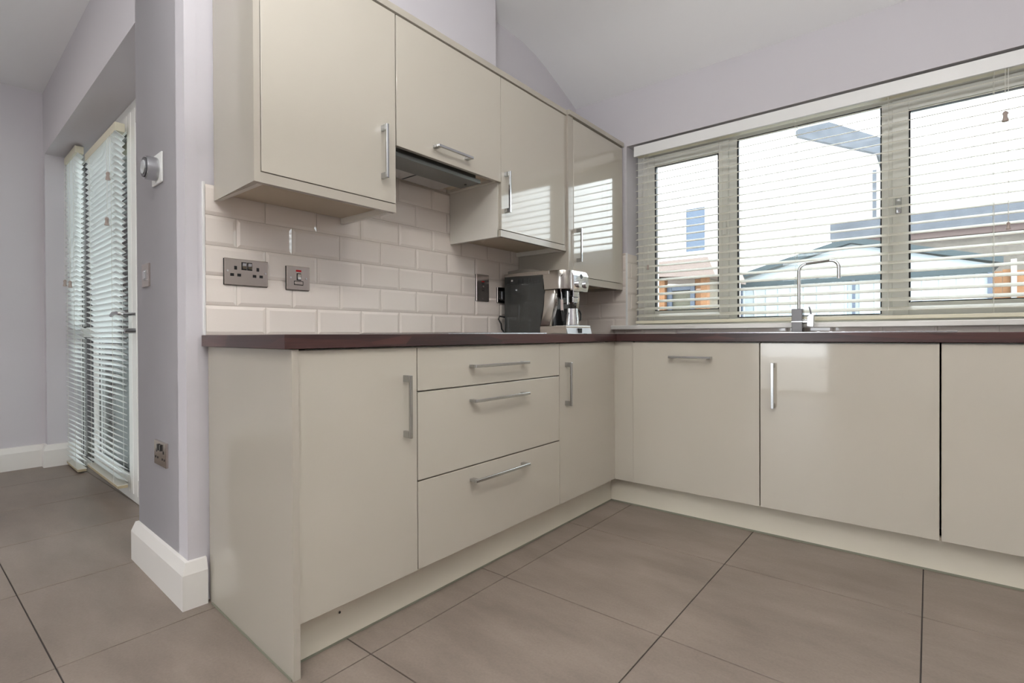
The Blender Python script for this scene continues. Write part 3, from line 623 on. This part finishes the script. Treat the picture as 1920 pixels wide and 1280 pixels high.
bm = bmesh.new(); B(bm, .385, .425, -.715, -.665, 1.068, 1.107, .004); B(bm, .395, .42, -.712, -.668, 1.040, 1.069, .004); link('coffee_spout', bm, chrome, cm)
link('steam_wand', tube(bmesh.new(), [(.385, -.775, 1.107), (.39, -.776, 1.08), (.392, -.776, 1.045)], .004, 10), chrome, cm, smooth=True)
link('wand_grip', tube(bmesh.new(), [(.391, -.776, 1.055), (.393, -.775, 1.0)], .0075, 12), mat('wand_grip', (.55, .45, .42), .35), cm, smooth=True)
link('wand_tip', tube(bmesh.new(), [(.393, -.775, 1.0), (.396, -.773, .945)], .0085, 12, [.009, .006]), black, cm, smooth=True)
bm = bmesh.new(); tube(bm, [(.405, -.742, 1.100), (.405, -.742, 1.03)], .006, 12); tube(bm, [(.38, -.742, 1.036), (.44, -.735, 1.038)], .003, 8); link('milk_nozzle', bm, chrome, cm, smooth=True)
bm = bmesh.new(); B(bm, .277, .440, y0 + .001, y1 - .001, .8805, .919, .002); link('drip_tray', bm, mat('tray_beige_metal', (.50, .45, .39), .3, .6), cm)
bm = bmesh.new(); P(bm, [(.440, .880), (.447, .880), (.437, .923), (.428, .923)], 'y', y0 + .003, y1 + .003, .001); dt = link('tray_front', bm, mat('tray_grey', (.38, .38, .39), .3, .3), cm)
box('float_marker', .440, .449, -.706, -.672, .884, .908, black, dt, bev=.001)
bm = bmesh.new()
for k in range(12): B(bm, .345, .425, y0 + .03 + .0155 * k, y0 + .036 + .0155 * k, .919, .922)
link('tray_grille', bm, chrome, cm)
for fx, fy in ((.06, y0 + .02), (.26, y0 + .02), (.06, y1 - .02), (.42, y1 - .02)):
    bm = bmesh.new(); cyl(bm, (fx, fy, .882), .010, .007, 'z', 14); link('foot', bm, black, cm)
link('power_cord', tube(bmesh.new(), [(.040, -.803, .972), (.024, -.835, .978), (.022, -.842, .962), (.032, -.832, .935), (.030, -.825, .908), (.045, -.816, .884)], .0042, 10), black, cm, smooth=True)
# milk jug standing on the drip tray
jg = thing('milk_jug', 'small polished steel milk jug with a black handle on the drip tray', 'jug', (.392, -.690, .922))
link('jug_body', lathe(bmesh.new(), (.392, -.690, .9225), [(.040, 0), (.043, .004), (.043, .030), (.038, .062), (.037, .088), (.034, .088), (.035, .060), (.038, .03), (.037, .006), (.001, .005)], 36), chrome, jg, smooth=True)
link('jug_handle', tube(bmesh.new(), [(.402, -.650, 1.003), (.406, -.632, 1.004), (.410, -.622, .985), (.409, -.624, .955), (.404, -.645, .940)], .0045, 10), black, jg, smooth=True)

# ---------------------------------------------------------------- ceiling downlights behind the camera
for i, (lx, ly, lab) in enumerate([(1.9, -1.9, 'between the window and the camera'), (1.9, -3.4, 'just behind the camera'), (3.2, -2.6, 'nearest the right wall'), (0.9, -4.4, 'left of centre behind the camera'), (2.4, -5.0, 'nearest the rear wall'), (-1.5, -3.6, 'over the dining area')]):
    zc = 2.53 if lx < 0 else 2.606
    t = thing('downlight', 'small round ceiling downlight ' + lab, 'light', (lx, ly, zc))
    bm = bmesh.new(); lathe(bm, (lx, ly, zc), [(.045, -.001), (.045, -.006), (.038, -.008), (.035, -.003), (.035, -.001)], 32); link('rim', bm, satin, t, smooth=True)
    bm = bmesh.new(); cyl(bm, (lx, ly, zc - .0045), .03, .002, 'z', 24); link('diffuser', bm, mat('lamp_glow', (1, 1, 1), .5, emit=((1, .93, .82), 25)), t)

# ---------------------------------------------------------------- outside
GZ = -0.15
box('ground', -14, 12, 0.4, 22, GZ - .1, GZ, mat('paving', (.38, .37, .35), .9, noise=(3, .15, 4)), kind='structure')
box('ground_garden', -12, 14, -24, -6.8, GZ - .1, GZ, mat('paving', (.38, .37, .35), .9), kind='structure')
box('ground_patio', -14, -0.3, -4.0, 0.39, GZ - .1, GZ, mat('paving_pale', (.45, .44, .41), .9), kind='structure')
render = mat('white_render', (.82, .82, .80), .9)
slate = mat('blue_slate', (.070, .078, .095), .6, noise=(5, .2, 4))
woodo = mat('orange_timber', (.24, .115, .05), .7, noise=(9, .18, 5))
bluef = mat('blue_grey_paint', (.08, .10, .14), .5)
teal = mat('dark_teal_trim', (.035, .052, .060), .5)
pmetal = mat('pale_metal_sheet', (.40, .45, .48), .5)
# white house
hs = thing('house', 'large white rendered house with a slate roof edge behind the sheds', 'house', (-3, 12, GZ))
bm = bmesh.new(); P(bm, [(-12, GZ), (.87, GZ), (.87, 5.12), (-.74, 5.95), (-.74, 7.6), (-12, 7.6)], 'y', 12, 19); link('wall', bm, render, hs)
bm = bmesh.new(); P(bm, [(-.80, 6.05), (-.36, 6.27), (.99, 5.44), (.99, 5.06), (-.80, 5.93)], 'y', 11.8, 19); link('roof', bm, slate, hs)
bm = bmesh.new(); frame_rect(bm, -3.76, -3.10, 3.22, 4.60, .07, .05, .07, .07, 11.96, 12.02); wf = link('window', bm, mat('pale_frame', (.6, .62, .64), .4), hs)
box('window_glass', -3.69, -3.15, 11.985, 11.995, 3.29, 4.53, mat('sky_lit_glass', (.05, .075, .12), .05), wf)
box('dark_upright', .80, .88, 11.9, 11.98, 3.2, 4.75, slate, hs)  # dark upright strip near the right edge of the house wall
# low extension roof
ex = thing('extension_building', 'low building with a blue-grey fascia behind the metal shed', 'building', (3, 8, GZ))
box('wall', .55, 7, 8.1, 11, GZ, 2.45, mat('brown_brick', (.13, .115, .10), .9, noise=(14, .2, 4)), ex); box('fascia', .445, 7.1, 7.95, 11.1, 2.56, 2.905, slate, ex); box('soffit', .50, 7.05, 8.0, 11.05, 2.45, 2.56, mat('brown_soffit', (.10, .07, .065), .8), ex)
# summerhouse
sh = thing('summerhouse', 'orange timber summerhouse with a blue-framed window seen through the left pane', 'shed', (-1.2, 3.5, GZ))
bm = bmesh.new(); P(bm, [(-2.3, 1.80), (-.235, 1.815), (-.15, 1.60), (-.15, 1.57), (-2.3, 1.72)], 'y', 3.35, 4.7); link('roof', bm, mat('pale_felt', (.24, .19, .17), .9), sh)
box('beam', -2.2, -.27, 3.46, 3.54, 1.60, 1.71, mat('brown_timber', (.10, .06, .04), .7), sh)
for x0, x1 in ((-1.9, -1.8), (-.97, -.82), (-.355, -.275)): box('post', x0, x1, 3.46, 3.56, GZ, 1.70, woodo, sh)
for k in range(13):
    z = GZ + .133 * k
    if z < .9: box('board', -2.15, -.36, 3.54, 3.56, z, z + .129, woodo, sh)
    elif z < 1.62: box('board', -.455, -.36, 3.54, 3.56, z, min(z + .129, 1.6), woodo, sh)
for k in range(13): box('side_board', -.325, -.30, 3.57, 4.6, GZ + .133 * k, GZ + .133 * k + .129, mat('beige_timber', (.17, .145, .11), .8, noise=(5, .15, 4)), sh)
bm = bmesh.new(); frame_rect(bm, -.815, -.45, .95, 1.50, .065, .06, .06, .06, 3.52, 3.56); link('window', bm, bluef, sh)
box('window_board', -.76, -.50, 3.57, 3.58, .95, 1.45, mat('inside_tan', (.12, .115, .085), .8), sh)
# metal shed
ms = thing('metal_shed', 'pale ribbed metal garden shed with a dark gable roof behind the tap', 'shed', (1.08, 5, GZ))
nP = 17; pw = 2.70 / nP; pme = None
for k in range(nP):
    x = -.29 + pw * k
    bm = bmesh.new(); P(bm, [(x, 5.02), (x + .012, 5.0), (x + .03, 5.0), (x + .042, 5.02), (x + pw - .001, 5.02), (x + pw - .001, 5.03), (x, 5.03)], 'z', GZ, 1.565); link('wall_panel', bm, pmetal, ms)
box('side_wall', 2.37, 2.40, 5.03, 6.8, GZ, 1.565, pmetal, ms)
box('eave_band', -.30, 2.42, 4.97, 5.02, 1.563, 1.632, teal, ms)
bm = bmesh.new(); P(bm, [(-.29, 1.632), (2.41, 1.632), (2.41, 1.66), (1.06, 2.04), (-.29, 1.66)], 'y', 5.0, 5.03); link('gable', bm, pmetal, ms)
for sx in (-1, 1):
    bm = bmesh.new(); c = 1.06; e = c + sx * 1.43; P(bm, [(c, 2.12), (e, 1.725), (e, 1.66), (c, 2.045)], 'y', 4.9, 6.9); link('roof_panel', bm, teal, ms)
for x0, x1 in ((2.365, 2.405), (1.073, 1.105), (-.31, -.27)): box('post', x0, x1, 4.965, 5.0, GZ, 1.563, bluef, ms)
# fence
fe = thing('garden_fence', 'orange timber fence with a grey concrete post at the right edge', 'fence', (3.2, 6, GZ))
k = 0; x = 2.47
while x < 5.2:
    if not (2.63 < x + .05 < 2.71):
        box('board', x, x + .096, 6.0, 6.02, GZ, 1.66 + .02 * (k % 2), woodo, fe)
    x += .1; k += 1
for px_ in (2.645, 4.5): box('post', px_, px_ + .05, 5.95, 6.0, GZ, 1.80, mat('concrete', (.42, .42, .40), .9), fe)
# garden boundary beyond the patio doors
bw = thing('brick_wall', 'orange brick garden wall glimpsed through the patio blind', 'wall', (-6, 1.5, GZ)); box('masonry', -6.2, -6, -0.90, 4.5, GZ, 2.1, brick_m, bw)
box('masonry', -6.2, -5.99, -6, -.91, GZ, 1.3, render, bw, label='white rendered lower part')
